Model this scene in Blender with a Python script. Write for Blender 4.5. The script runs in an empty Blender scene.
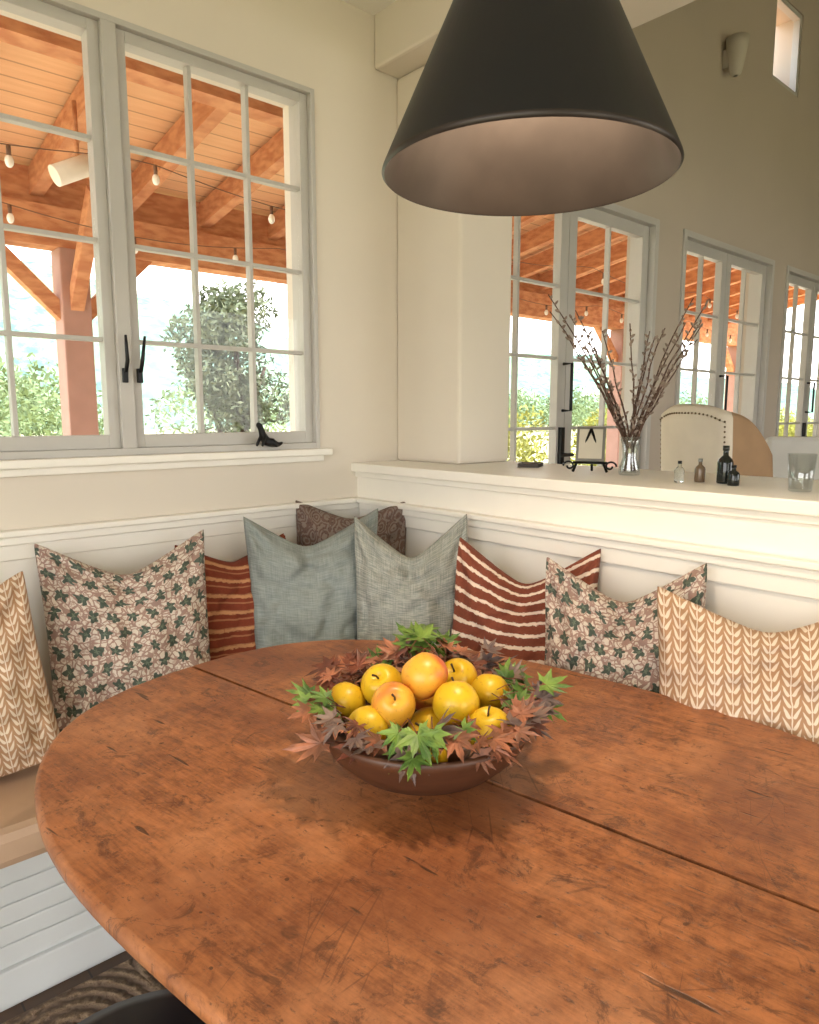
import bpy, bmesh, math, random
from mathutils import Vector, Matrix, noise as mnoise
random.seed(7)
sc=bpy.context.scene
try:
    sc.view_settings.view_transform='Standard'
    sc.view_settings.exposure=0.62
except Exception: pass

def lin(c):
    return tuple(((x/255)/12.92 if x/255<=0.04045 else ((x/255+0.055)/1.055)**2.4) for x in c)+(1.0,)

# ---------------- node helpers
class S:
    def __init__(s,nt,sock): s.nt=nt; s.s=sock
    def _m(s,op,o=None,p=None):
        n=s.nt.nodes.new('ShaderNodeMath'); n.operation=op
        s.nt.links.new(s.s,n.inputs[0])
        for i,a in ((1,o),(2,p)):
            if a is None: continue
            if isinstance(a,S): s.nt.links.new(a.s,n.inputs[i])
            else: n.inputs[i].default_value=a
        return S(s.nt,n.outputs[0])
    def __add__(s,o): return s._m('ADD',o)
    def __sub__(s,o): return s._m('SUBTRACT',o)
    def __mul__(s,o): return s._m('MULTIPLY',o)
    def __truediv__(s,o): return s._m('DIVIDE',o)
    def rsub(s,k): return (s*-1.0)+k
    def gt(s,o): return s._m('GREATER_THAN',o)
    def lt(s,o): return s._m('LESS_THAN',o)
    def abs(s): return s._m('ABSOLUTE')
    def fract(s): return s._m('FRACT')
    def floor(s): return s._m('FLOOR')
    def sin(s): return s._m('SINE')
    def cos(s): return s._m('COSINE')
    def sqrt(s): return s._m('SQRT')
    def min(s,o): return s._m('MINIMUM',o)
    def max(s,o): return s._m('MAXIMUM',o)
    def atan2(s,o): return s._m('ARCTAN2',o)
    def mod(s,o): return s._m('MODULO',o)
    def step(s,a,b):
        n=s.nt.nodes.new('ShaderNodeMapRange'); n.interpolation_type='SMOOTHSTEP'
        s.nt.links.new(s.s,n.inputs[0]); n.inputs[1].default_value=a; n.inputs[2].default_value=b
        return S(s.nt,n.outputs[0])

class Mat:
    def __init__(s,name):
        s.m=bpy.data.materials.new(name); s.m.use_nodes=True
        s.nt=s.m.node_tree; s.b=s.nt.nodes['Principled BSDF']
    def coord(s,kind='Object'):
        n=s.nt.nodes.new('ShaderNodeTexCoord'); return n.outputs[kind]
    def xyz(s,kind='Object'):
        n=s.nt.nodes.new('ShaderNodeSeparateXYZ'); s.nt.links.new(s.coord(kind),n.inputs[0])
        return [S(s.nt,o) for o in n.outputs]
    def vec(s,x,y,z=0.0):
        n=s.nt.nodes.new('ShaderNodeCombineXYZ')
        for i,a in enumerate((x,y,z)):
            if isinstance(a,S): s.nt.links.new(a.s,n.inputs[i])
            else: n.inputs[i].default_value=a
        return n.outputs[0]
    def noise(s,v,scale=5,detail=3,rough=.5,dist=0):
        n=s.nt.nodes.new('ShaderNodeTexNoise'); s.nt.links.new(v,n.inputs['Vector'])
        n.inputs['Scale'].default_value=scale; n.inputs['Detail'].default_value=detail
        n.inputs['Roughness'].default_value=rough; n.inputs['Distortion'].default_value=dist
        return S(s.nt,n.outputs['Fac'])
    def voro(s,v,scale=5,feat='F1',out='Distance',rnd=1.0):
        n=s.nt.nodes.new('ShaderNodeTexVoronoi'); n.feature=feat; s.nt.links.new(v,n.inputs['Vector'])
        n.inputs['Scale'].default_value=scale; n.inputs['Randomness'].default_value=rnd
        return S(s.nt,n.outputs[out])
    def mix(s,f,a,b):
        n=s.nt.nodes.new('ShaderNodeMix'); n.data_type='RGBA'
        if isinstance(f,S): s.nt.links.new(f.s,n.inputs[0])
        else: n.inputs[0].default_value=f
        for i,c in ((6,a),(7,b)):
            if isinstance(c,tuple): n.inputs[i].default_value=c
            else: s.nt.links.new(c,n.inputs[i])
        return n.outputs[2]
    def base(s,c):
        if isinstance(c,tuple): s.b.inputs['Base Color'].default_value=c
        else: s.nt.links.new(c,s.b.inputs['Base Color'])
    def rough(s,r):
        if isinstance(r,S): s.nt.links.new(r.s,s.b.inputs['Roughness'])
        else: s.b.inputs['Roughness'].default_value=r
    def bump(s,h,strength=.3,dist=.01):
        n=s.nt.nodes.new('ShaderNodeBump'); n.inputs['Strength'].default_value=strength
        n.inputs['Distance'].default_value=dist
        s.nt.links.new(h.s,n.inputs['Height']); s.nt.links.new(n.outputs[0],s.b.inputs['Normal'])

def simple(name,c,rough=.6,metal=0,var=.06,nscale=8,bump=0,bs=60,spec=None,trans=0):
    m=Mat(name)
    c=lin(c); d=tuple(x*(1-var*2) for x in c[:3])+(1,)
    n=m.noise(m.coord(),nscale,3)
    m.base(m.mix(n.step(.3,.7),c,d)); m.rough(rough); m.b.inputs['Metallic'].default_value=metal
    if bump: m.bump(m.noise(m.coord(),bs,3),bump,.002)
    if spec is not None: m.b.inputs['Specular IOR Level'].default_value=spec
    if trans: m.b.inputs['Transmission Weight'].default_value=trans
    return m.m

# ---------------- mesh builder
class MB:
    def __init__(s): s.bm=bmesh.new(); s.mats=[]; s.uv=None
    def mi(s,m):
        if m not in s.mats: s.mats.append(m)
        return s.mats.index(m)
    def face(s,vs,mi,smooth=False):
        try:
            f=s.bm.faces.new(vs); f.material_index=mi; f.smooth=smooth; return f
        except ValueError: return None
    def box(s,x0,x1,y0,y1,z0,z1,m,mat=None):
        i=s.mi(m)
        co=[(x0,y0,z0),(x1,y0,z0),(x1,y1,z0),(x0,y1,z0),(x0,y0,z1),(x1,y0,z1),(x1,y1,z1),(x0,y1,z1)]
        v=[s.bm.verts.new(mat@Vector(c) if mat else c) for c in co]
        for f in ((0,3,2,1),(4,5,6,7),(0,1,5,4),(1,2,6,5),(2,3,7,6),(3,0,4,7)):
            s.face([v[k] for k in f],i)
    def beam(s,p0,p1,w,h,m):
        p0=Vector(p0);p1=Vector(p1);d=p1-p0;L=d.length
        q=d.to_track_quat('Y','Z').to_matrix().to_4x4()
        s.box(-w/2,w/2,0,L,-h/2,h/2,m,Matrix.Translation(p0)@q)
    def tube(s,pts,rs,m,seg=10,cap=True):
        i=s.mi(m); pts=[Vector(p) for p in pts]
        if not isinstance(rs,(list,tuple)): rs=[rs]*len(pts)
        rings=[]
        up=None
        for k,p in enumerate(pts):
            d=(pts[min(k+1,len(pts)-1)]-pts[max(k-1,0)]).normalized()
            if up is None:
                up=Vector((0,0,1)) if abs(d.z)<.9 else Vector((1,0,0))
            a=(up-d*up.dot(d)).normalized(); up=a; b=d.cross(a)
            rings.append([s.bm.verts.new(p+(a*math.cos(t)+b*math.sin(t))*rs[k]) for t in [2*math.pi*j/seg for j in range(seg)]])
        for k in range(len(rings)-1):
            for j in range(seg):
                s.face([rings[k][j],rings[k][(j+1)%seg],rings[k+1][(j+1)%seg],rings[k+1][j]],i,True)
        if cap:
            s.face(rings[0][::-1],i); s.face(rings[-1],i)
    def lathe(s,prof,c,m,seg=48,mat=None,ms=None):
        rings=[]
        for r,z in prof:
            if r<1e-6:
                v=Vector((0,0,z)); v=(mat@v if mat else v)+Vector(c); rings.append([s.bm.verts.new(v)])
            else:
                R=[]
                for j in range(seg):
                    t=2*math.pi*j/seg; v=Vector((r*math.cos(t),r*math.sin(t),z))
                    v=(mat@v if mat else v)+Vector(c); R.append(s.bm.verts.new(v))
                rings.append(R)
        for k in range(len(rings)-1):
            i=s.mi(ms[k] if ms else m); A=rings[k];B=rings[k+1]
            for j in range(seg):
                j2=(j+1)%seg
                if len(A)==1 and len(B)==1: continue
                if len(A)==1: s.face([A[0],B[j2],B[j]],i,True)
                elif len(B)==1: s.face([A[j],A[j2],B[0]],i,True)
                else: s.face([A[j],A[j2],B[j2],B[j]],i,True)
    def ellipsoid(s,c,r,m,seg=12,rings=8,rot=None):
        prof=[(math.sin(math.pi*k/rings) if 0<k<rings else 0,-math.cos(math.pi*k/rings)) for k in range(rings+1)]
        M=(rot if rot else Matrix.Identity(4))@Matrix.Diagonal((r[0],r[1],r[2],1))
        s.lathe(prof,c,m,seg,M)
    def done(s,name,loc=(0,0,0),rot=(0,0,0),parent=None,bevel=0,subsurf=0,recalc=True,autosmooth=False):
        if recalc: bmesh.ops.recalc_face_normals(s.bm,faces=s.bm.faces)
        me=bpy.data.meshes.new(name); s.bm.to_mesh(me); s.bm.free()
        for m in s.mats: me.materials.append(m)
        ob=bpy.data.objects.new(name,me); sc.collection.objects.link(ob)
        ob.location=loc; ob.rotation_euler=rot
        if parent: ob.parent=parent
        if bevel:
            b=ob.modifiers.new('bevel','BEVEL'); b.width=bevel; b.segments=2; b.limit_method='ANGLE'
        if subsurf:
            b=ob.modifiers.new('sub','SUBSURF'); b.levels=subsurf; b.render_levels=subsurf
        return ob

# ================= MATERIALS
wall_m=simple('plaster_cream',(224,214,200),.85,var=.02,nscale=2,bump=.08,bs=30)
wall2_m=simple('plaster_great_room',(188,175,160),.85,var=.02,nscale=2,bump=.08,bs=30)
trim_m=simple('painted_trim_cream',(244,239,229),.45,var=.01)
ceil_m=simple('ceiling_paint',(240,236,228),.9,var=.01)
frame_m=simple('window_paint_grey',(190,186,180),.4,var=.02)
black_m=simple('black_metal',(16,16,18),.4,metal=.4,var=.1)
def glassmat(name='window_glass',f=.015,tint=(1,1,1,1)):
    m=bpy.data.materials.new(name); m.use_nodes=True; nt=m.node_tree; nt.nodes.clear()
    o=nt.nodes.new('ShaderNodeOutputMaterial'); mx=nt.nodes.new('ShaderNodeMixShader')
    t=nt.nodes.new('ShaderNodeBsdfTransparent'); g=nt.nodes.new('ShaderNodeBsdfGlossy'); g.inputs['Roughness'].default_value=.02
    t.inputs[0].default_value=tint
    mx.inputs[0].default_value=f
    nt.links.new(t.outputs[0],mx.inputs[1]); nt.links.new(g.outputs[0],mx.inputs[2]); nt.links.new(mx.outputs[0],o.inputs[0])
    return m
glass_m=glassmat()
thin_glass=glassmat('thin_drinking_glass',.14,(.88,.9,.9,1))

# ================= ROOM
def wall_cells(b,x0,x1,z0,z1,y0,y1,ops,mat):
    xs=sorted({x0,x1}|{v for o in ops for v in o[:2] if x0<v<x1}); zs=sorted({z0,z1}|{v for o in ops for v in o[2:] if z0<v<z1})
    for i in range(len(xs)-1):
        for j in range(len(zs)-1):
            cx=(xs[i]+xs[i+1])/2; cz=(zs[j]+zs[j+1])/2
            if any(o[0]<cx<o[1] and o[2]<cz<o[3] for o in ops): continue
            b.box(xs[i],xs[i+1],y0,y1,zs[j],zs[j+1],mat)
WIN=(-1.625,-.17,1.195,2.36)
DOORS=[(.55,2.03),(2.30,3.54),(3.76,5.02),(5.30,6.56)]
DH=2.335
b=MB(); wall_cells(b,-3.4,.3,0,4.6,0,.18,[WIN],wall_m); b.done('wall_window_side')
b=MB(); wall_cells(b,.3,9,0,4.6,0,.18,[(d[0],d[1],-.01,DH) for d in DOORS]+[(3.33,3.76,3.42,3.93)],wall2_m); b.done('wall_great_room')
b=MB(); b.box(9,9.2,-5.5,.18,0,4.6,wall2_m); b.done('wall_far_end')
b=MB()
for (ya,yb,za,zb) in ((-5.5,-4.6,0,2.75),(-1.1,.18,0,2.75),(-4.6,-1.1,2.35,2.75)): b.box(-3.6,-3.4,ya,yb,za,zb,wall_m)
b.done('wall_left_for_light')  # unseen wall added to shape the light; its opening lets light in sideways
b=MB(); wall_cells(b,-3.4,9,0,4.6,-5.7,-5.5,[(-2.2,-.4,-.01,2.2),(1.4,4.6,-.01,2.5)],wall_m); b.done('wall_back_for_light')  # unseen wall added to cut fill light from behind; openings let some through
b=MB(); b.box(0,.46,-4.0,0,0,1.105,trim_m); b.done('wall_half')
b=MB(); b.box(-.03,.49,-4.03,0,1.105,1.137,trim_m); b.box(-.012,.472,-4.01,0,1.085,1.105,trim_m); b.done('trim_half_wall_cap',bevel=.004)
b=MB(); b.box(.19,.46,-.331,0,1.137,2.5,wall_m); b.done('wall_stub_column',bevel=.012)
b=MB(); b.box(.09,.53,-5.5,0,2.5,4.6,wall_m); b.done('wall_header',bevel=.01)
b=MB(); b.box(-3.6,.09,-5.7,0,2.674,2.75,ceil_m); b.done('ceiling_nook')
b=MB(); b.box(.53,9.2,-5.7,.18,4.6,4.7,ceil_m); b.done('ceiling_great_room')
m=Mat('dark_wood_floor'); x,y,z=m.xyz()
pl=(x*7.0).floor(); n=m.noise(m.vec(x*3.0+pl*7.3,y*.6+pl*3.1),6,4)
seam=((x*7.0).fract()-.5).abs().gt(.485)
m.base(m.mix(seam*.8,m.mix(n,lin((96,68,46)),lin((58,40,28))),lin((25,17,12)))); m.rough(.4)
b=MB(); b.box(-3.4,9.2,-5.5,.18,-.1,0,m.m); b.done('floor')
b=MB()
for (d,z0,z1) in ((.035,.995,1.012),(.022,.972,.995),(.012,.93,.972)):
    b.box(-3.4,0,-d,0,z0,z1,trim_m)
b.done('trim_1',bevel=.004)
b=MB()
for (d,z0,z1) in ((.035,.995,1.012),(.022,.972,.995),(.012,.93,.972)):
    b.box(-d,0,-4.0,-.036,z0,z1,trim_m)
b.done('trim_2',bevel=.004)
b=MB(); b.box(-3.4,-.0,-.010,0,.40,.93,trim_m); b.done('trim_3')
# ================= WINDOWS
def leaf(b,x0,x1,z0,z1,cols,rows,yc,st,bot=None,mt=.016,top=None,fm=frame_m):
    bot=bot or st; top=top or st
    b.box(x0,x0+st,yc-.022,yc+.022,z0,z1,fm); b.box(x1-st,x1,yc-.022,yc+.022,z0,z1,fm)
    b.box(x0+st,x1-st,yc-.022,yc+.022,z0,z0+bot,fm); b.box(x0+st,x1-st,yc-.022,yc+.022,z1-top,z1,fm)
    gx0,gx1,gz0,gz1=x0+st,x1-st,z0+bot,z1-top
    for k in range(1,cols):
        xx=gx0+(gx1-gx0)*k/cols; b.box(xx-mt/2,xx+mt/2,yc-.014,yc+.014,gz0,gz1,fm)
    for k in range(1,rows):
        zz=gz0+(gz1-gz0)*k/rows; b.box(gx0,gx1,yc-.0135,yc+.0135,zz-mt/2,zz+mt/2,fm)
    b.box(gx0,gx1,yc-.002,yc+.002,gz0,gz1,glass_m)
x0,x1,z0,z1=WIN
b=MB()
fr=.016
b.box(x0,x0+fr,-.012,.12,z0,z1,frame_m); b.box(x1-fr,x1,-.012,.12,z0,z1,frame_m)
b.box(x0+fr,x1-fr,-.012,.12,z0,z0+.02,frame_m); b.box(x0+fr,x1-fr,-.012,.12,z1-fr,z1,frame_m)
b.box(-.846,-.806,-.012,.12,z0+.02,z1-fr,frame_m)
leaf(b,x0+fr,-.846,z0+.02,z1-fr,3,4,.03,.030,.038,.012)
leaf(b,-.806,x1-fr,z0+.02,z1-fr,3,4,.03,.030,.038,.012)
for xx,dx in ((-.832,-.0),(-.79,.012)):
    b.box(xx-.007,xx+.007,-.022,-.008,1.40,1.44,black_m)
    b.tube([(xx,-.025,1.43),(xx,-.04,1.46),(xx+dx,-.035,1.53)],[.006,.006,.004],black_m,8)
b.done('window_1',bevel=.002)
b=MB(); b.box(x0-.03,x1+.03,-.045,0,1.172,1.195,trim_m); b.box(x0-.01,x1+.01,-.02,0,1.15,1.172,trim_m); b.done('trim_window_sill',bevel=.004)
for i,(a,c) in enumerate(DOORS):
    b=MB(); f=.035
    b.box(a,a+f,-.012,.14,0,DH,frame_m); b.box(c-f,c,-.012,.14,0,DH,frame_m); b.box(a+f,c-f,-.012,.14,DH-f,DH,frame_m)
    mid=(a+c)/2
    leaf(b,a+f,mid-.002,0.01,DH-f,2,6,.05,.06,.24,.014)
    leaf(b,mid+.002,c-f,0.01,DH-f,2,6,.05,.06,.24,.014)
    b.tube([(mid-.03,.02,1.33),(mid-.03,-.03,1.33),(mid-.03,-.03,1.55),(mid-.03,.02,1.55)],.008,black_m,8)
    b.box(mid-.045,mid-.015,.01,.03,1.05,1.25,black_m)
    b.tube([(mid-.03,.015,1.12),(mid-.03,-.05,1.12),(mid-.13,-.05,1.12)],.008,black_m,8)
    b.done('door_%d'%(i+1),bevel=.002)
b=MB(); leaf(b,3.33,3.76,3.42,3.93,1,1,.03,.03); b.done('window_2',bevel=.002)
sc_m=simple('sconce_plaster',(204,196,182),.6)
b=MB(); b.lathe([(.012,-.11),(.03,-.10),(.045,-.03),(.056,.04),(.062,.09),(.056,.09),(.047,.03),(.0,-.07)],(2.685,-.067,3.33),sc_m,32)
b.box(2.66,2.71,-.03,0,3.27,3.37,sc_m); b.done('wall_sconce')

# ================= BENCH
leather=simple('tan_leather',(198,164,134),.5,var=.08,nscale=5,bump=.15,bs=90)
white_p=simple('bench_paint',(218,218,214),.5,var=.01)
SB=.395; ST=.480
b=MB()
b.box(-3.3,-.01,-.40,-.012,0,SB,white_p); b.box(-.40,-.01,-3.9,-.40,0,SB,white_p)
b.box(-3.3,-.44,-.47,-.012,SB-.025,SB,white_p); b.box(-.47,-.01,-3.9,-.44,SB-.024,SB+.001,white_p)
b.box(-3.3,-.415,-.416,-.40,0,.09,white_p)
for k in range(5):
    zz=.10+k*.047
    b.box(-3.3,-.405,-.406,-.40,zz,zz+.043,white_p)
b.done('bench',bevel=.004)
b=MB(); b.box(-3.3,-.025,-.54,-.025,SB+.002,ST,leather); b.done('bench_cushion',bevel=.022)
b=MB(); b.box(-.54,-.025,-3.9,-.55,SB+.002,ST,leather); b.done('bench_cushion',bevel=.022)

# ================= PILLOWS
def weave(m,u,v,f=170):
    return ((u*f).sin()*(v*f).sin())
def mat_floral():
    m=Mat('floral_print_linen'); u,v,_=m.xyz('UV')
    U=u*9.;V=v*10.
    n1=m.noise(m.vec(U,V),1.6,2); n2=m.noise(m.vec(U+7.1,V+3.3),1.6,2)
    Uw=U+(n1-.5)*.5; Vw=V+(n2-.5)*.5
    row=Vw.floor(); off=(row.mod(2.0).abs())*.5
    col=(Uw+off).floor()
    fx=(Uw+off).fract()-.5; fy=Vw.fract()-.5
    r=(fx*fx+fy*fy).sqrt(); th=fy.atan2(fx)
    hsh=((row*12.9898+col*78.233).sin()*43.0).fract()*6.28
    lob=((th+hsh)*2.0).cos()*.4+((th+hsh)*5.0).cos()*.6
    rag=m.noise(m.vec(Uw,Vw),9,2)
    star=(lob*.14+.20+rag*.14-r).step(-.02,.02)
    vein=(((th+hsh)*5.0).cos()*-.05+.08-r).step(-.01,.02)
    e=m.voro(m.vec(Uw,Vw),3.2,feat='DISTANCE_TO_EDGE',rnd=1.0)
    vine=e.lt(.10)
    dots=(m.voro(m.vec(Uw,Vw),5.5,rnd=1.0)-.28).abs().lt(.13)
    c=m.mix(vine*.8,lin((208,196,182)),lin((136,100,90)))
    c=m.mix(dots*.6,c,lin((156,122,110)))
    c=m.mix(star*.95,c,lin((60,76,66)))
    c=m.mix(vein*.6,c,lin((122,132,112)))
    m.base(c); m.rough(.9); m.bump(weave(m,u,v,500),.15,.001); return m.m
def mat_leafcol(name,cA,cB):
    m=Mat(name); u,v,_=m.xyz('UV')
    n=m.noise(m.vec(u*5.,v*5.),4,2)
    U=(u+(n-.5)*.012)*13.0; fx=U.fract()-.5; ax=fx.abs()
    ph=(v*21.0+ (ax*ax)*-5.0 + (U.floor().mod(2.0).abs())*.5)
    fy=ph.fract()-.5
    prof=((ax-.25)/.22); leafshape=(prof*prof).rsub(1.0)*.30
    leafm=(leafshape-fy.abs()).step(-.04,.06)
    stem=ax.lt(.035)
    c=m.mix(leafm.max(stem)*.92,lin(cA),lin(cB))
    m.base(c); m.rough(.9); m.bump(weave(m,u,v,500),.15,.001); return m.m
def mat_stripe(name,base,cream,freq,w,rag,alt):
    m=Mat(name); u,v,_=m.xyz('UV')
    n=m.noise(m.vec(u*5.,v*3.),3,3); n2=m.noise(m.vec(u*40.,v*40.),2,3); n3=m.noise(m.vec(u*18.,v*50.),2,3)
    V=(v+(n-.5)*.012)*freq; f=(V.fract()-.5).abs()
    w2=(n3-.5)*rag+w
    s=(w2-f).step(-.03,.03)
    if alt:
        f2=((V*2.0+.3).fract()-.5).abs(); s2=(f2.lt(.10))*.45; s=s.max(s2)
    brk=m.noise(m.vec(u*20.,V.floor()*3.7),1.5,2).step(.22,.32)
    s=s*brk
    c=m.mix(s,m.mix(n2,lin(base),lin(tuple(k*.75 for k in base))),lin(cream))
    m.base(c); m.rough(.9); m.bump(weave(m,u,v,400),.15,.001); return m.m
def mat_linen(name,cA,cB):
    m=Mat(name); u,v,_=m.xyz('UV')
    a=m.noise(m.vec(u*4.,v*90.),2,4,.7); a2=m.noise(m.vec(u*90.,v*4.),2,3,.6)
    g=(a*.65+a2*.35).step(.38,.62)
    m.base(m.mix(g,lin(cA),lin(cB))); m.rough(.95); m.bump(a*.7+a2*.5,.5,.003); return m.m
def mat_paisley():
    m=Mat('paisley_print'); u,v,_=m.xyz('UV')
    n=m.noise(m.vec(u,v),9,2)
    d=m.voro(m.vec(u+(n-.5)*.08,v+(n-.5)*.08),12,rnd=.7)
    r=(d*26.0).sin().gt(.1); dd=m.voro(m.vec(u,v),44,rnd=.5).lt(.25)
    c=m.mix(r*.6,lin((108,84,74)),lin((146,134,124))); c=m.mix(dd*.8,c,lin((84,60,54)))
    m.base(c); m.rough(.9); return m.m
floral=mat_floral()
leafc=mat_leafcol('leaf_column_print',(168,130,98),(222,206,186))
strA=mat_stripe('rust_ochre_stripe',(136,58,32),(190,138,96),8.0,.10,.25,True)
strB=mat_stripe('rust_cream_stripe',(138,70,48),(226,206,188),13.0,.14,.35,False)
lin1=mat_linen('blue_grey_linen',(122,130,128),(152,158,154))
lin2=mat_linen('sage_grey_slub',(122,128,124),(178,178,168))
pais=mat_paisley()

def pillow(cx,cy,yaw,mat,w=.45,h=.47,T=.10,lean=14,chop=.075,seed=0,roll=0,z=None,cu=0.0,taper=.06,name='throw_pillow'):
    if z is None: z=ST+.002
    N=52; bm=bmesh.new(); uvl=bm.loops.layers.uv.new('UVMap')
    def pos(u,v,side):
        cr=(abs(u)*abs(v))**10
        x=w/2*(u*(1-.06*(1-v*v)*abs(u))-math.copysign(.02*cr,u)); zz=h/2*(v*(1-.045*(1-u*u)*abs(v))-math.copysign(.02*cr,v))
        x*=1-taper*(1-v)/2
        ee=max(0.0,(1-u*u))*max(0.0,(1-v*v)); t=T*ee**.40
        top=max(0.0,(v+.55)/1.55)**1.6
        du=u-cu
        g=1-math.sqrt(du*du+.02)/(1+abs(cu)); g=max(0,g)
        zz-=chop*1.25*g*top
        x*=1-.05*top
        g2=math.exp(-(du/.14)**2)
        t*=1-.45*g2*top
        p=Vector((u*1.7+seed*5.3,v*1.7,side*.7))
        wr=(mnoise.noise(p*1.4)*.018+mnoise.noise(p*3.2)*.013)*min(1,ee*6)
        # ridged folds
        q=mnoise.noise(Vector((u*1.6+v*1.2+seed*3.1,v*2.6-u*.6,side*2.0)))
        wr-=.012*max(0,1-abs(q)*9)*min(1,ee*4)
        dl=(v-.70)+abs(du)*1.0
        wr-=.014*math.exp(-((dl+.12)/.09)**2)*min(1,ee*5)
        for su in (-1,1):
            for sv in (-1,1):
                a=math.atan2((1-sv*v),(1-su*u)); d=math.hypot(1-sv*v,1-su*u)
                wr+=.009*math.sin(a*9+seed+su)*math.exp(-((d-.35)/.28)**2)
        bot=max(0.0,(-v-.3)/.7); zz+=.010*bot*abs(u)
        y=side*(t+wr)*( -1)
        y+= .02*math.sin(u*2+seed)*.5
        return Vector((x,y,zz+h/2))
    grids={}
    for side in (1,-1):
        for i in range(N+1):
            for j in range(N+1):
                u=-1+2*i/N;v=-1+2*j/N
                u=math.sin(u*math.pi/2)*.55+u*.45; v=math.sin(v*math.pi/2)*.55+v*.45
                edge=i in(0,N) or j in(0,N)
                if side==-1 and edge: grids[(-1,i,j)]=grids[(1,i,j)]; continue
                grids[(side,i,j)]=(bm.verts.new(pos(u,v,side)),u,v)
    for side in (1,-1):
        for i in range(N):
            for j in range(N):
                q=[grids[(side,i,j)],grids[(side,i+1,j)],grids[(side,i+1,j+1)],grids[(side,i,j+1)]]
                if side==-1: q=q[::-1]
                f=bm.faces.new([a[0] for a in q]); f.smooth=True
                for l,a in zip(f.loops,q): l[uvl].uv=((a[1]+1)/2,(a[2]+1)/2)
    me=bpy.data.meshes.new(name); bm.to_mesh(me); bm.free(); me.materials.append(mat)
    ob=bpy.data.objects.new(name,me); sc.collection.objects.link(ob)
    ob.matrix_world=Matrix.Translation((cx,cy,z))@Matrix.Rotation(math.radians(yaw),4,'Z')@Matrix.Rotation(math.radians(-lean),4,'X')@Matrix.Rotation(math.radians(roll),4,'Y')
    return ob
pillow(-1.345,-.33,-8,leafc,w=.45,h=.46,seed=1,lean=14,roll=-7,chop=.06)
pillow(-.93,-.25,-14,floral,w=.455,h=.52,seed=2,lean=12,chop=.09,roll=-.5,taper=.12)
pillow(-.575,-.16,-4,strA,w=.37,h=.46,seed=3,lean=6,chop=.06,taper=0)
pillow(-.435,-.345,-28,lin1,w=.445,h=.56,seed=4,lean=13,chop=.10,roll=1.5,cu=-.1,taper=.22)
pillow(-.165,-.17,-43,pais,w=.41,h=.545,seed=5,lean=5,chop=.05)
pillow(-.262,-.60,-46,lin2,w=.36,h=.55,seed=6,lean=12,chop=.11,roll=-2)
pillow(-.225,-.94,-62,strB,w=.40,h=.51,seed=7,lean=13,chop=.095,roll=1)
pillow(-.225,-1.25,-64,floral,w=.385,h=.51,seed=8,lean=13,chop=.085,roll=-2)
pillow(-.235,-1.585,-66,leafc,w=.45,h=.50,seed=9,lean=13,chop=.07,roll=-3)

# ================= TABLE
m=Mat('worn_honey_wood'); x,y,z=m.xyz()
side=(x.gt(0.0))
X=x+side*3.7
g1=m.noise(m.vec(X*26.,y*2.6,z),3,5,.6,.5); g2=m.noise(m.vec(X*6.,y*2.2,z),2,4,.6,.8); bl=m.noise(m.vec(X,y,z),4.2,5,.65)
fine=m.noise(m.vec(X*150.,y*14.,z),2,3,.65); mot=m.noise(m.vec(X,y,z),30,5,.8)
g=(g1*.22+g2*.22+fine*.2+mot*.36).step(.37,.63)
c=m.mix(g,lin((108,60,34)),lin((184,116,70)))
c=m.mix(bl.step(.45,.66)*.65,c,lin((200,136,92)))
c=m.mix(m.noise(m.vec(X,y+4.,z),2.4,4,.6).step(.46,.64)*.55,c,lin((120,66,40)))
pits=m.noise(m.vec(X*55.,y*22.,z),2.2,4,.75).step(.57,.70)
c=m.mix(pits*.7,c,lin((64,36,24)))
spots=m.noise(m.vec(X*8.,y*7.,z),2.4,6,.85,.8).step(.53,.65)
c=m.mix(spots*.65,c,lin((70,40,27)))
rings=m.voro(m.vec(X+(bl-.5)*.1,y,z),17.0).lt(.05)
c=m.mix(rings*.7,c,lin((56,32,22)))
gouge=m.noise(m.vec(X*40.,y*5.,z),1.3,2,.5).step(.70,.74)
c=m.mix(gouge*.8,c,lin((50,30,20)))
def scratch(ax,ay,bx,by,sc_,th,mk=.56):
    nn=m.noise(m.vec(X,y),3.0,1)
    e=m.voro(m.vec(X*ax+y*ay+nn*.5,X*bx+y*by),sc_,feat='DISTANCE_TO_EDGE')
    mask=m.noise(m.vec(X*1.3+ax,y*1.3+by),5,3).step(mk,mk+.1)
    return e.lt(th)*mask
s1=scratch(3.,1.2,-6.,22.,1.1,.010); s2=scratch(20.,9.,-1.,3.,.9,.008,.56); s3=scratch(12.,-14.,2.,2.,.8,.008,.56)
scr=s1.max(s2).max(s3)
c=m.mix(scr*.45,c,lin((80,44,28)))
m.base(c); m.rough(bl*.25+.20+mot*.16); m.bump(g1*.2+fine*.35+mot*.5+pits*-.8+scr*-.3+gouge*-.8,.34,.002)
wood=m.m
dark_wood=simple('dark_red_wood',(92,44,28),.45,var=.15,nscale=12)
TA,TB,TN=.525,.755,2.55
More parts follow.
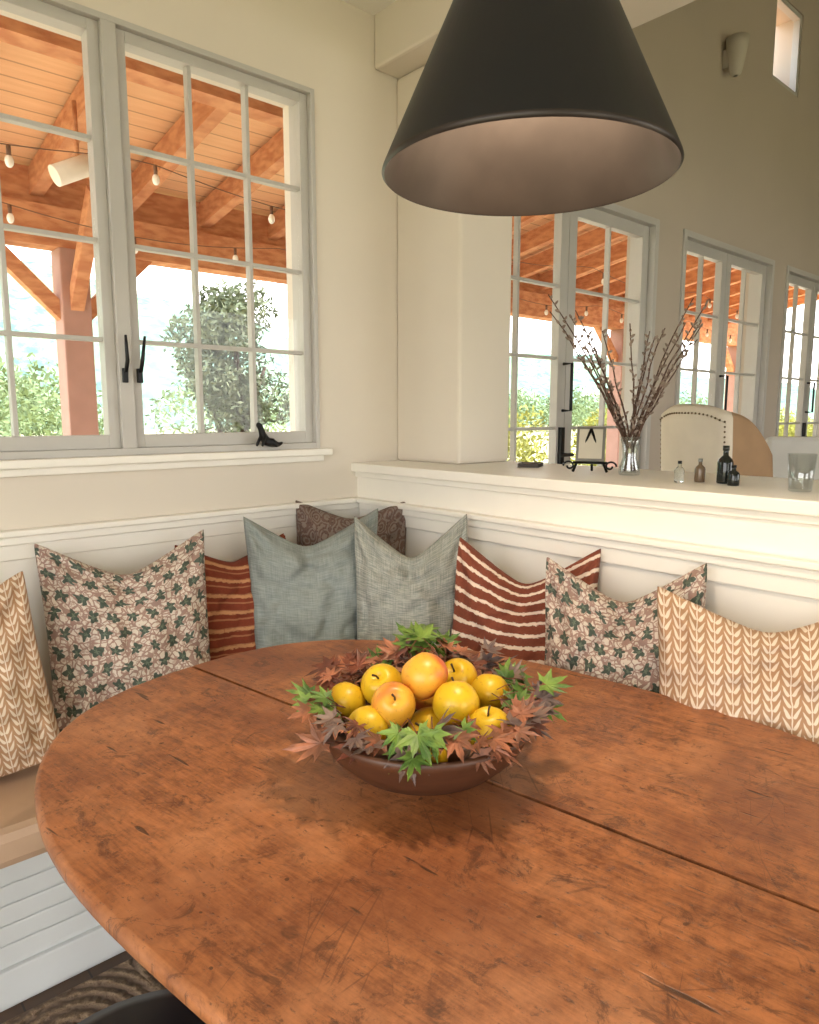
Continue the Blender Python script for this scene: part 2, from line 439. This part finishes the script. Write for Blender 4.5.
def top_half(b,sgn,m):
    i=b.mi(m); K=70; gap=.0036; th=.026
    layers=[]
    for (ins,zz) in ((.008,-th),(.0,-th+.007),(.0,-.008),(.0025,-.003),(.008,0.0)):
        pts=[]
        for k in range(K+1):
            t=-math.pi/2+math.pi*k/K
            cx=abs(math.cos(t))**(2/TN); sy=math.copysign(abs(math.sin(t))**(2/TN),math.sin(t))
            wob=1+.002*math.sin(t*7)
            pts.append((sgn*max(gap,(TA-ins)*cx*wob),(TB-ins)*sy,zz))
        layers.append([b.bm.verts.new(p) for p in pts])
    for L in range(len(layers)-1):
        for k in range(K):
            b.face([layers[L][k],layers[L][k+1],layers[L+1][k+1],layers[L+1][k]],i,True)
        b.face([layers[L][K],layers[L][0],layers[L+1][0],layers[L+1][K]],i,False)
    b.face(layers[0],i); b.face(layers[-1],i)
tab=bpy.data.objects.new('dining_table',None); sc.collection.objects.link(tab)
tab.location=(-.822,-1.335,0); tab.rotation_euler=(0,0,math.radians(8.5))
b=MB(); top_half(b,1,wood); top_half(b,-1,wood)
b.done('tabletop',loc=(0,0,.75),parent=tab)
b=MB()
b.box(-.27,.27,-.47,-.445,.63,.72,dark_wood); b.box(-.27,.27,.445,.47,.63,.72,dark_wood)
b.box(-.27,-.245,-.445,.445,.63,.72,dark_wood); b.box(.245,.27,-.445,.445,.63,.72,dark_wood)
b.box(-.44,.44,-.30,-.26,.700,.723,dark_wood); b.box(-.44,.44,.26,.30,.700,.723,dark_wood)
b.box(-.06,.06,-.62,.62,.715,.7235,dark_wood)
prof=[(.0,0),(.022,0),(.028,.03),(.018,.06),(.028,.10),(.034,.2),(.02,.26),(.03,.29),(.03,.33),(.018,.36),(.026,.42),(.033,.52),(.02,.6),(.034,.63),(.034,.70),(0,.70)]
for sx in (-.24,.24):
    for sy in (-.44,.44): b.lathe(prof,(sx,sy,.012),dark_wood,20)
b.box(-.25,-.23,-.43,.43,.10,.14,dark_wood); b.box(.23,.25,-.43,.43,.10,.14,dark_wood)
b.done('table_base',parent=tab)

# ================= STOOL (black)
seat_m=simple('black_leather',(20,28,36),.35,var=.1)
b=MB()
b.lathe([(0,.40),(.175,.40),(.19,.415),(.195,.435),(.185,.46),(.15,.475),(0,.48)],(0,0,0),seat_m,40)
for k in range(4):
    a=math.pi/4+k*math.pi/2
    b.tube([(.12*math.cos(a),.12*math.sin(a),.41),(.17*math.cos(a),.17*math.sin(a),.014)],[.016,.012],black_m,12)
R=[(.145*math.cos(t),.145*math.sin(t),.2) for t in [2*math.pi*k/24 for k in range(25)]]
b.tube(R,.008,black_m,8,False)
b.done('stool',loc=(-1.32,-1.27,0))
# ================= RUG
m=Mat('braided_jute'); x,y,z=m.xyz()
d=m.voro(m.vec(x,y),3.2,rnd=.35); n=m.noise(m.vec(x,y),60,3); th=m.noise(m.vec(x,y),220,2)
rings=((d*75.0)+(n*2.5)).sin()
strand=((x*240.).sin()*(y*240.).sin())
m.base(m.mix(rings.step(-.8,.7)*.7,lin((110,88,70)),m.mix((n*.5+th*.5).step(.35,.65),lin((166,140,110)),lin((118,94,72))))); m.rough(.95); m.bump(rings*.6+n*.6+strand*.2,.9,.01)
b=MB(); b.box(-2.6,-.5,-3.2,-.46,0.0,.012,m.m); b.done('jute_rug',bevel=.004)

# ================= PENDANT LAMP
lo=simple('matte_black_shade',(10,11,17),.42,metal=.1,var=.05)
li=simple('bronze_shade_lining',(60,54,50),.36,metal=.55,var=.10,nscale=14)
rim_m=simple('brown_rim',(60,52,48),.4,metal=.5,var=.1)  # rim band paler and browner than the shade
lx,ly,lz=-.806,-1.425,1.625
b=MB()
b.lathe([(.192,0),(.195,.003),(.1935,.008),(.051,.325),(.047,.337),(.0,.340)],(lx,ly,lz),lo,96,ms=[rim_m,rim_m,lo,lo,lo])
b.lathe([(.192,0),(.189,.003),(.0485,.316),(0,.320)],(lx,ly,lz),li,96)
b.lathe([(.0,.338),(.034,.338),(.034,.39),(.022,.41),(.010,.42),(.010,.45),(0,.45)],(lx,ly,lz),black_m,32)
b.tube([(lx,ly,lz+.44),(lx,ly,2.66)],.006,black_m,10)
b.lathe([(0,2.645),(.055,2.645),(.06,2.655),(.06,2.674),(0,2.674)],(lx,ly,0),black_m,32)
b.tube([(lx,ly,lz+.32),(lx,ly,lz+.23)],.02,black_m,16)
bm_=Mat('warm_bulb'); bm_.base(lin((255,240,210))); bm_.b.inputs['Emission Color'].default_value=(1,.72,.42,1); bm_.b.inputs['Emission Strength'].default_value=10
b.ellipsoid((lx,ly,lz+.195),(.028,.028,.036),bm_.m,16,10)
b.done('pendant_lamp',recalc=False)
L=bpy.data.lights.new('pendant_bulb_light','POINT'); L.energy=14; L.color=(1,.80,.58); L.shadow_soft_size=.03
o=bpy.data.objects.new('pendant_bulb_light',L); o.location=(lx,ly,lz+.122); sc.collection.objects.link(o)

# ================= BOWL, FRUIT, LEAVES
BX,BY=-.862,-1.285
F=Vector((.6665,.7455,0)); Rr=Vector((.7455,-.6665,0))
bw=Mat('turned_wood_bowl'); x,y,z=bw.xyz()
n=bw.noise(bw.vec(x*2.,y*2.,z*30.),6,4); bw.base(bw.mix(n,lin((100,62,42)),lin((56,32,22)))); bw.rough(.42)
b=MB()
b.lathe([(0,0),(.080,0),(.085,.006),(.12,.022),(.150,.050),(.167,.080),(.172,.092),(.167,.096),(.162,.091),(.142,.055),(.105,.026),(0,.016)],(BX,BY,.7505),bw.m,64)
b.done('wooden_bowl',recalc=True)
def fruitmat(name,cA,cB,th):
    m=Mat(name); n=m.noise(m.coord('Object'),14,2,.5,.3); f=m.noise(m.coord('Object'),160,2)
    x,y,z=m.xyz()
    c=m.mix((n+x*4.0).step(th,th+.25),lin(cA),lin(cB)); c=m.mix(f.step(.60,.7)*.35,c,lin((170,116,34)))
    m.base(c); m.rough(.36); m.b.inputs['Subsurface Weight'].default_value=.05
    return m.m
yel=fruitmat('yellow_apple_skin',(220,178,34),(222,146,34),.58)
red=fruitmat('blush_apple_skin',(232,170,56),(206,98,58),.44)
stem_m=simple('stem_brown',(70,48,28),.8)
fr=[(-.133,.045,.100,.032,yel),(-.076,.05,.125,.035,yel),(-.008,.02,.152,.038,red),(.050,.085,.124,.033,yel),(.040,-.022,.125,.036,yel),
(.100,.05,.112,.033,yel),(.087,-.062,.100,.035,yel),(-.095,-.045,.095,.033,yel),(-.055,-.028,.125,.034,red),(-.01,-.09,.07,.034,yel),(.0,.10,.09,.034,red),(0,0,.07,.036,yel)]
for k,(a,d,zz,r,mt) in enumerate(fr):
    P=Vector((BX,BY,.75+zz))+Rr*(a+.008)+F*(d-.01)
    b=MB(); prof=[]
    for q in range(17):
        t=math.pi*q/16; rr=math.sin(t)*(1+.08*math.cos(t)); zc=-math.cos(t)*.95
        if t>2.5: zc-= .34*((t-2.5)/.64)**2
        if t<.45: zc+= .16*((.45-t)/.45)**2
        prof.append((rr*r if 0<q<16 else 0,zc*r))
    b.lathe(prof,(0,0,0),mt,28)
    b.tube([(0,0,r*.6),(.002,0,r*.9),(.006,.002,r*1.1)],[.0018,.0015,.002],stem_m,6)
    b.done('apple',loc=P,rot=(random.uniform(-.9,.9),random.uniform(-.9,.9),random.uniform(0,6)))
def leafmat(name,cA,cB):
    m=Mat(name); n=m.noise(m.coord(),30,3); m.base(m.mix(n.step(.35,.65),lin(cA),lin(cB))); m.rough(.5)
    return m.m
LM={'g':leafmat('maple_green',(116,142,58),(64,96,40)),'r':leafmat('maple_red',(124,66,46),(84,48,38)),'p':leafmat('maple_purple',(96,80,80),(120,96,84)),'o':leafmat('maple_copper',(172,108,78),(118,76,56))}
lobes=[(-150,.35),(-125,.62),(-100,.34),(-72,.85),(-50,.42),(-30,.95),(-14,.46),(0,1.15),(14,.46),(30,.95),(50,.42),(72,.85),(100,.34),(125,.62),(150,.35)]
def maple(b,P,dirv,nor,size,mk):
    dirv=dirv.normalized(); nor=(nor-dirv*nor.dot(dirv)).normalized(); sd=dirv.cross(nor)
    i=b.mi(LM[mk]); cur=random.uniform(-.6,.9); tw=random.uniform(-.4,.4)
    def pt(x,y):
        r2=x*x+y*y; return P+dirv*(y*size)+sd*(x*size)+nor*(-cur*r2*.35*size+tw*x*y*size+.12*abs(x)*size)
    c=b.bm.verts.new(pt(0,0)); vs=[]
    for a,r in lobes:
        a=math.radians(a); r*=random.uniform(.88,1.1)
        if r>.55:
            for (da,rr) in ((-.17,.64),(-.13,.74),(-.08,.76),(0,1),(.08,.76),(.13,.74),(.17,.64)):
                vs.append(b.bm.verts.new(pt(math.sin(a+da)*r*rr,math.cos(a+da)*r*rr)))
        else: vs.append(b.bm.verts.new(pt(math.sin(a)*r,math.cos(a)*r)))
    for k in range(len(vs)-1): b.face([c,vs[k],vs[k+1]],i,False)
    b.tube([P,P-dirv*size*.5+nor*(-.2*size),P-dirv*size*.9+nor*(-.5*size)],.0009,LM['r'],4,False)
b=MB()
def cluster(ang,n,mks,rad,zz,spread=.045,size=.036,outw=1.0):
    for k in range(n):
        a=math.radians(ang)+random.uniform(-.26,.26)
        d=Rr*math.cos(a)+F*math.sin(a)
        P=Vector((BX,BY,.75+zz+random.uniform(-.010,.03)))+d*(rad+random.uniform(-spread,spread)*.6)
        dr=d*outw+Vector((random.uniform(-.7,.7),random.uniform(-.7,.7),random.uniform(-.6,.4)))
        nr=Vector((random.uniform(-.5,.5),random.uniform(-.5,.5),1))-F*.5
        s=size*random.uniform(.75,1.25)
        if P.z+min(0,dr.normalized().z)*s<.765: P.z=.775
        maple(b,P,dr,nr,s,random.choice(mks))
cluster(180,8,'gggr',.165,.105); cluster(150,9,'rroo',.155,.115); cluster(205,5,'pgo',.16,.10)
cluster(225,8,'popr',.150,.10); cluster(262,10,'gggp',.135,.108,.05,.040); cluster(285,4,'gpo',.145,.105)
cluster(305,7,'oopr',.150,.100); cluster(328,7,'oppr',.160,.10); cluster(348,7,'pogr',.160,.108)
cluster(5,7,'ggp',.165,.11); cluster(30,10,'rpg',.15,.12); cluster(60,13,'rrpo',.14,.135); cluster(90,17,'gggr',.12,.158,.055,.040); cluster(112,9,'rgo',.14,.13)
cluster(130,9,'ro',.15,.12)
b.done('maple_leaves',recalc=False)

# ================= LEDGE ITEMS
ZC=1.138
clear=Mat('clear_glass'); clear.base((.9,.95,.95,1)); clear.rough(.03); clear.b.inputs['Transmission Weight'].default_value=1; clear.b.inputs['IOR'].default_value=1.3
b=MB()
b.lathe([(0,0),(.028,0),(.03,.004),(.03,.02),(.02,.05),(.024,.09),(.03,.11),(.028,.11),(.022,.088),(.018,.05),(.027,.02),(.026,.008),(0,.008)],(.25,-.96,ZC),thin_glass,32)
b.done('glass_vase')
bark=simple('willow_bark',(84,58,46),.8); cat=simple('willow_catkin',(146,128,116),.95)
b=MB(); V0=Vector((.25,-.96,ZC))
for k in range(18):
    s=-1 if k%2 else 1
    lat=s*random.uniform(.03,.26); dep=random.uniform(-.10,.10); H=random.uniform(.32,.49)-abs(lat)*.2+.05
    pts=[]
    for q in range(9):
        t=q/8; pts.append(V0+Vector((0,0,.012+H*t))+Rr*(lat*(t**1.35)+(random.uniform(-.004,.004)) - s*.012*(1-t))+F*(dep*t**1.3))
    b.tube(pts,[.0032-.0018*q/8 for q in range(9)],bark,6)
    for q in range(3,9):
        for _ in range(3):
            t=random.uniform(0,1); p=pts[q-1].lerp(pts[q],t); off=Vector((random.uniform(-1,1),random.uniform(-1,1),.6)).normalized()
            rot=off.to_track_quat('Z','X').to_matrix().to_4x4()
            b.ellipsoid(p+off*.006,(.0038,.0038,.0085),cat,6,5,rot)
b.done('pussy_willow_branches',recalc=False)
card=simple('card_paper',(200,190,172),.7); silver=simple('pewter',(120,116,108),.35,metal=.6)
b=MB()
b.tube([(-.05,0,.002),(-.03,0,.05),(0,.01,.13)],.004,black_m,8); b.tube([(.05,0,.002),(.03,0,.05),(0,.01,.13)],.004,black_m,8)
b.tube([(0,.01,.13),(0,.06,.002)],.004,black_m,8)
b.tube([(-.05,-.005,.03),(.05,-.005,.03)],.004,black_m,8)
for s in (-1,1):
    R=[(s*(.06+.018*math.cos(t)*(1-t/9)),-.01,.02+.016*math.sin(t)*(1-t/9)) for t in [k*.5 for k in range(14)]]
    b.tube(R,.003,black_m,6)
T=Matrix.Translation((0,-.008,.034))@Matrix.Rotation(math.radians(-15),4,'X')
b.box(-.042,.042,-.004,.004,0,.105,silver,T); b.box(-.034,.034,-.0055,-.004,.008,.097,card,T)
b.done('tabletop_easel',loc=(.23,-.84,ZC),rot=(0,0,math.radians(-62)))
def bottle(name,x,y,h,r,mt,capm):
    b=MB(); b.lathe([(0,0),(r*.95,0),(r,.004),(r,h*.55),(r*.85,h*.64),(r*.35,h*.74),(r*.33,h*.88)],(x,y,ZC),mt,24)
    b.lathe([(r*.33,h*.86),(r*.42,h*.87),(r*.42,h),(0,h)],(x,y,ZC),capm,24); b.done(name)
dkg=simple('dark_bottle_glass',(24,28,26),.12); label=simple('cap_steel',(150,150,146),.3,metal=.8)
bottle('oil_bottle',.20,-1.26,.095,.019,dkg,dkg)
bottle('spice_bottle',.14,-1.17,.055,.012,clear.m,black_m); bottle('spice_bottle',.19,-1.20,.06,.013,simple('spice_amber',(110,90,70),.2),label)
bottle('spice_bottle',.16,-1.30,.05,.014,dkg,black_m)
b=MB(); b.lathe([(0,0),(.022,0),(.024,.003),(.03,.085),(.028,.085),(.022,.006),(0,.006)],(.14,-1.46,ZC),thin_glass,28); b.done('drinking_glass')
b=MB(); b.box(-.05,.05,-.035,.035,0,.012,simple('book_cloth',(70,62,56),.7)); b.box(-.046,.052,-.032,.032,.003,.009,card); b.done('small_book',loc=(.30,-.56,ZC),rot=(0,0,.5))

me=bpy.data.meshes.new('iron_figurine')
vv=[(0,0,.014),(.018,0,.016),(-.014,0,.028),(-.022,0,.045),(-.026,0,.058),(-.038,0,.062),(.034,0,.010),(.05,0,.016),(.008,-.014,.02),(.02,-.02,.006),(.008,.014,.02),(.02,.018,.006),(-.018,-.012,.03),(-.03,-.016,.008),(-.018,.012,.03),(-.03,.016,.008)]
ee=[(0,1),(0,2),(2,3),(3,4),(4,5),(1,6),(6,7),(0,8),(8,9),(0,10),(10,11),(2,12),(12,13),(2,14),(14,15)]
rr=[.014,.012,.012,.008,.010,.006,.006,.003,.007,.004,.007,.004,.005,.004,.005,.004]
me.from_pydata([Vector(a) for a in vv],ee,[]); ob=bpy.data.objects.new('iron_figurine',me); sc.collection.objects.link(ob)
mod=ob.modifiers.new('skin','SKIN'); sub=ob.modifiers.new('sub','SUBSURF'); sub.levels=2; sub.render_levels=2
for k,r in enumerate(rr): me.skin_vertices[0].data[k].radius=(r,r)
me.skin_vertices[0].data[0].use_root=True; me.materials.append(black_m)
ob.location=(-.39,-.035,1.198); ob.rotation_euler=(0,0,math.radians(10)); ob.scale=(1.25,.9,1.35)

# ================= GREAT ROOM CHAIRS
lin_c=simple('oatmeal_linen',(226,214,196),.9,var=.04); lin_b=simple('brown_linen_wing',(172,138,104),.9); nail=simple('nailhead_brass',(120,102,76),.3,metal=.8)
def wingchair(name,loc,yaw,H):
    b=MB(); hw=.20; rc=.06; dw=.30
    def path(off):
        pts=[]; h=hw-off; yb=.16-off; r=rc-off*.5
        for k in range(9): pts.append((-h,-dw+.16+(yb-r+dw-.16)*k/9*1.0,'s'))
        for k in range(6):
            a=math.pi-math.pi/2*k/5; pts.append((-h+r+r*math.cos(a),yb-r+r*math.sin(a),'c'))
        for k in range(1,16): pts.append((-h+r+(2*h-2*r)*k/16,yb+.03*math.sin(math.pi*k/16),'b'))
        for k in range(6):
            a=math.pi/2-math.pi/2*k/5; pts.append((h-r+r*math.cos(a),yb-r+r*math.sin(a),'c'))
        for k in range(9): pts.append((h,yb-r-(yb-r+dw-.16)*(k+1)/9,'s'))
        return pts
    P=[path(0.0),path(.045)]; n=len(P[0]); NZ=16
    G=[]
    for lay in (0,1):
        g=[]
        for q in range(NZ+1):
            zf=q/NZ; row=[]
            for k,(px,py,tg) in enumerate(P[lay]):
                f=max(0,(.10-py)/.25)
                e=min(1,abs(px)/hw)
                topz=H-.045*e**3-.05*min(1,f)-.13*min(1,f)**3
                zz=.40+(topz-.40)*zf
                flare=1+.10*min(1,f)*math.sin(zf*math.pi*.8)
                row.append(b.bm.verts.new((px*flare,py+.05*zf,zz)))
            g.append(row)
        G.append(g)
    # padded top roll
    roll=[]
    for k in range(n):
        a=G[0][NZ][k].co; c=G[1][NZ][k].co; md=(a+c)/2+Vector((0,0,.018)); roll.append(b.bm.verts.new(md))
    for lay in (0,1):
        for q in range(NZ):
            for k in range(n-1):
                tg=P[0][k][2]; mt=(lin_b if tg=='s' else lin_c) if lay==0 else lin_b
                b.face([G[lay][q][k],G[lay][q][k+1],G[lay][q+1][k+1],G[lay][q+1][k]],b.mi(mt),True)
    for k in range(n-1):
        mt=lin_b if P[0][k][2]=='s' else lin_c
        b.face([G[0][NZ][k],G[0][NZ][k+1],roll[k+1],roll[k]],b.mi(mt),True)
        b.face([roll[k],roll[k+1],G[1][NZ][k+1],G[1][NZ][k]],b.mi(mt),True)
    for q in range(NZ):
        for k in (0,n-1): b.face([G[0][q][k],G[0][q+1][k],G[1][q+1][k],G[1][q][k]],b.mi(lin_b),True)
    b.box(-.20,.20,-.32,.12,.34,.50,lin_c)
    for sx in (-.17,.17):
        for sy in (-.28,.12): b.tube([(sx,sy,.37),(sx*1.05,sy*1.05,0.001)],[.022,.014],dark_wood,10)
    r=.005
    for k in range(12,n-12):
        v0=G[0][NZ][k].co; v1=G[0][NZ][k+1].co
        b.ellipsoid((v0.x,v0.y+.002,v0.z-.022),(r,r,r),nail,6,4)
    for k in (11,n-12):
        for j in range(40):
            v=G[0][NZ][k].co.lerp(G[0][0][k].co,(j+1)/41); b.ellipsoid(v,(r,r,r),nail,6,4)
    return b.done(name,loc=loc,rot=(0,0,math.radians(yaw)),recalc=True)
wingchair('wingback_chair',(1.70,-.555,0),72,1.34)
slip=simple('white_slipcover',(214,212,206),.9,var=.03)
b=MB()
T=Matrix.Translation((0,.2,.45))@Matrix.Rotation(math.radians(-8),4,'X')
b.box(-.24,.24,-.04,.04,0,.74,slip,T); b.box(-.25,.25,-.27,.24,.03,.49,slip)
b.done('slipcovered_chair',loc=(2.65,-.68,0),rot=(0,0,math.radians(-60)),bevel=.03)

# ================= EXTERIOR
rw=Mat('redwood_porch'); x,y,z=rw.xyz(); n=rw.noise(rw.vec(x*3.,y*3.,z*8.),3,3)
rw.base(rw.mix(n.step(.3,.7),lin((212,154,112)),lin((184,120,84)))); rw.rough(.8); rw.b.inputs['Specular IOR Level'].default_value=.2
rd=Mat('roof_deck_boards'); x,y,z=rd.xyz(); seam=((y*7.0).fract()-.5).abs().gt(.46); n=rd.noise(rd.vec(x*.6,y*7.,0.0),4,3)
rd.base(rd.mix(seam*.6,rd.mix(n,lin((246,200,154)),lin((224,170,122))),lin((150,98,72)))); rd.rough(.8)
pm=simple('post_stucco_rose',(180,140,126),.8,var=.05)
YO=3.5; zt0,zt1=3.45,2.88
b=MB(); b.beam((3.6,.21,zt0+.14),(3.6,YO+.5,zt1+.06),15.2,.03,rd.m); b.done('ceiling_porch')
b=MB()
x=-3.8
while x<11:
    b.beam((x,.21,zt0),(x,YO+.5,zt1-.08),.085,.17,rw.m); x+=.62
b.box(-4,11.2,YO-.09,YO+.09,2.47,2.74,rw.m); b.box(-4,11.2,1.55,1.68,2.95,3.06,rw.m)
b.box(-4,11.2,YO-.02,YO+.02,2.74,2.99,rw.m)
for px in (-3.6,.12,3.7,7.3,10.9):
    for s in (-1,1): b.beam((px,YO,1.95),(px+s*.55,YO,2.5),.09,.10,rw.m)
    b.beam((px,YO,2.0),(px,YO-.6,2.75),.09,.10,rw.m)
b.done('porch_rafters')
b=MB()
for px in (-3.6,.12,3.7,7.3,10.9): b.box(px-.10,px+.10,YO-.10,YO+.10,-.1,2.47,pm)
b.done('porch_posts',bevel=.01)
heat=simple('heater_enamel',(230,220,205),.3)
b=MB(); b.tube([(-.36,2.1,2.55),(-.12,2.1,2.68)],.055,heat,20); b.tube([(-.24,2.1,2.61),(-.24,2.1,2.95)],.012,rw.m,8); b.done('outdoor_heater')
bulb=Mat('clear_bulb'); bulb.base((.95,.90,.82,1)); bulb.rough(.2); wire=simple('string_wire',(120,86,66),.6)
b=MB()
for row,(yy,z0) in enumerate(((1.9,2.62),(2.7,2.5))):
    pts=[]; bl=[]
    for k in range(0,80):
        xx=-3.5+k*.18; sag=.10*abs(math.sin(xx*1.5+row)); p=(xx,yy,z0+.05-sag); pts.append(p)
        if k%4==row: bl.append(p)
    b.tube(pts,.003,wire,5)
    for p in bl:
        b.tube([p,(p[0],p[1],p[2]-.05)],.011,wire,8); b.ellipsoid((p[0],p[1],p[2]-.075),(.021,.021,.030),bulb.m,10,8)
b.done('string_lights')
stone=simple('patio_stone',(228,212,190),.8,var=.08,nscale=3)
b=MB(); b.box(-6,14,.18,YO+.6,-.22,-.1,stone); b.done('patio_ground')
grass=simple('sunny_lawn',(176,170,128),.9,var=.15,nscale=1.2)
b=MB(); b.box(-220,320,-30,220,-.4,-.22,grass); b.done('lawn_ground')
hm=Mat('hazy_hill'); x,y,z=hm.xyz(); n=hm.noise(hm.coord(),.55,6,.7); n2=hm.noise(hm.coord(),.05,3)  # distance haze is painted into the pale blue-green hill colours
hm.base(hm.mix(n.step(.36,.64),lin((88,116,106)),hm.mix(n2.step(.4,.6),lin((138,156,120)),lin((122,150,134))))); hm.rough(1); hm.b.inputs['Specular IOR Level'].default_value=0
def hill(name,y0,H,dep,seed,mt,xa=-200,xb=300):
    bm=bmesh.new(); nx,ny=160,40; g=[]
    for i in range(nx+1):
        r=[]
        for j in range(ny+1):
            xx=xa+(xb-xa)*i/nx; t=j/ny
            fall=1-.5*max(0,min(1,(xx-15)/60))
            h=H*fall*(.85+.25*mnoise.noise(Vector((xx*.012+seed,0,0)))+.10*mnoise.noise(Vector((xx*.05+seed,t*3,0))))*math.sin(t*math.pi/2)
            h+=1.2*mnoise.noise(Vector((xx*.3,t*20,seed)))
            r.append(bm.verts.new((xx,y0+dep*t,-1+h)))
        g.append(r)
    for i in range(nx):
        for j in range(ny):
            f=bm.faces.new([g[i][j],g[i+1][j],g[i+1][j+1],g[i][j+1]]); f.smooth=True
    me=bpy.data.meshes.new(name); bm.to_mesh(me); bm.free(); me.materials.append(mt)
    o=bpy.data.objects.new(name,me); sc.collection.objects.link(o)
hill('hill_ground',70,42,70,1.3,hm.m)
def foliage(name,blobs,n,size,mt,trunk=None,tm=None):
    verts=[];faces=[]
    for k in range(n):
        c,r=random.choice(blobs)
        while True:
            v=Vector((random.uniform(-1,1),random.uniform(-1,1),random.uniform(-1,1)))
            if .25<v.length<1: break
        p=Vector((c[0]+v.x*r[0],c[1]+v.y*r[1],c[2]+v.z*r[2]))
        a=Vector((random.gauss(0,1),random.gauss(0,1),random.gauss(0,1))).normalized(); q=a.cross(Vector((random.gauss(0,1),random.gauss(0,1),random.gauss(0,1)))).normalized()
        s=size*random.uniform(.6,1.3); i=len(verts)
        verts+= [p-a*s,p+q*s*.35,p+a*s,p-q*s*.35]; faces.append((i,i+1,i+2,i+3))
    me=bpy.data.meshes.new(name); me.from_pydata(verts,[],faces)
    me.materials.append(mt); o=bpy.data.objects.new(name,me)
    sc.collection.objects.link(o)
    if trunk:
        b=MB()
        for pts,r in trunk: b.tube(pts,r,tm,8)
        b.done('trunk',parent=o)
    return o
olive=simple('olive_leaf',(122,130,102),.7,var=.25,nscale=3,spec=.1)
blobs=[((2.75+random.uniform(-.45,.45),6+random.uniform(-.4,.4),1.75+random.uniform(-.9,.95)),(.34,.34,.34)) for _ in range(22)]
foliage('olive_tree',blobs,10000,.045,olive,[([(2.75,6,-.22),(2.7,6,.6),(2.8,6,1.4),(2.75,6,2.2)],[.09,.07,.06,.03]),([(2.7,6,.7),(2.4,6.1,1.5)],[.05,.02]),([(2.8,6,1.0),(3.1,5.9,1.9)],[.05,.02])],stem_m)
hedge=simple('sunny_hedge_leaf',(168,166,84),.7,var=.3,nscale=1,spec=.1)
blobs=[((5+k*.8+random.uniform(-.4,.4),8+random.uniform(-1,1.5),.4+random.uniform(-.3,.6)),(.8,.8,.6)) for k in range(40)]
foliage('garden_hedge',blobs,24000,.08,hedge)
tree_m=simple('far_tree_leaf',(130,146,104),.8,var=.25,nscale=.5,spec=.1)
blobs=[((random.uniform(-10,80),random.uniform(34,50),random.uniform(.0,2.5)),(2.4,2.4,1.8)) for k in range(80)]
foliage('tree_line',blobs,30000,.22,tree_m)

# ================= LIGHT
w=bpy.data.worlds.new('World'); sc.world=w; w.use_nodes=True; nt=w.node_tree; bg=nt.nodes['Background']
tc=nt.nodes.new('ShaderNodeTexCoord'); sp=nt.nodes.new('ShaderNodeSeparateXYZ'); nt.links.new(tc.outputs['Generated'],sp.inputs[0])
cr=nt.nodes.new('ShaderNodeValToRGB'); nt.links.new(sp.outputs[2],cr.inputs[0])
cr.color_ramp.elements[0].position=0; cr.color_ramp.elements[0].color=(1,.97,.93,1); cr.color_ramp.elements[1].position=.7; cr.color_ramp.elements[1].color=(.80,.89,1,1)
nt.links.new(cr.outputs[0],bg.inputs[0]); bg.inputs[1].default_value=4.0
s=bpy.data.lights.new('sun','SUN'); s.energy=5.0; s.angle=.01; s.color=(1,.93,.82); so=bpy.data.objects.new('sun',s); sc.collection.objects.link(so)
so.rotation_euler=Vector((-.8,.3,-1.05)).to_track_quat('-Z','Y').to_euler()

# ================= CAMERA
cam=bpy.data.cameras.new('camera'); co=bpy.data.objects.new('camera',cam); sc.collection.objects.link(co)
co.location=(-1.59,-2.065,1.31); co.rotation_euler=(math.radians(82.2),0,math.radians(-41.8))
cam.sensor_fit='HORIZONTAL'; cam.sensor_width=36; cam.lens=710/819*36; cam.clip_start=.02; cam.clip_end=1000
sc.camera=co
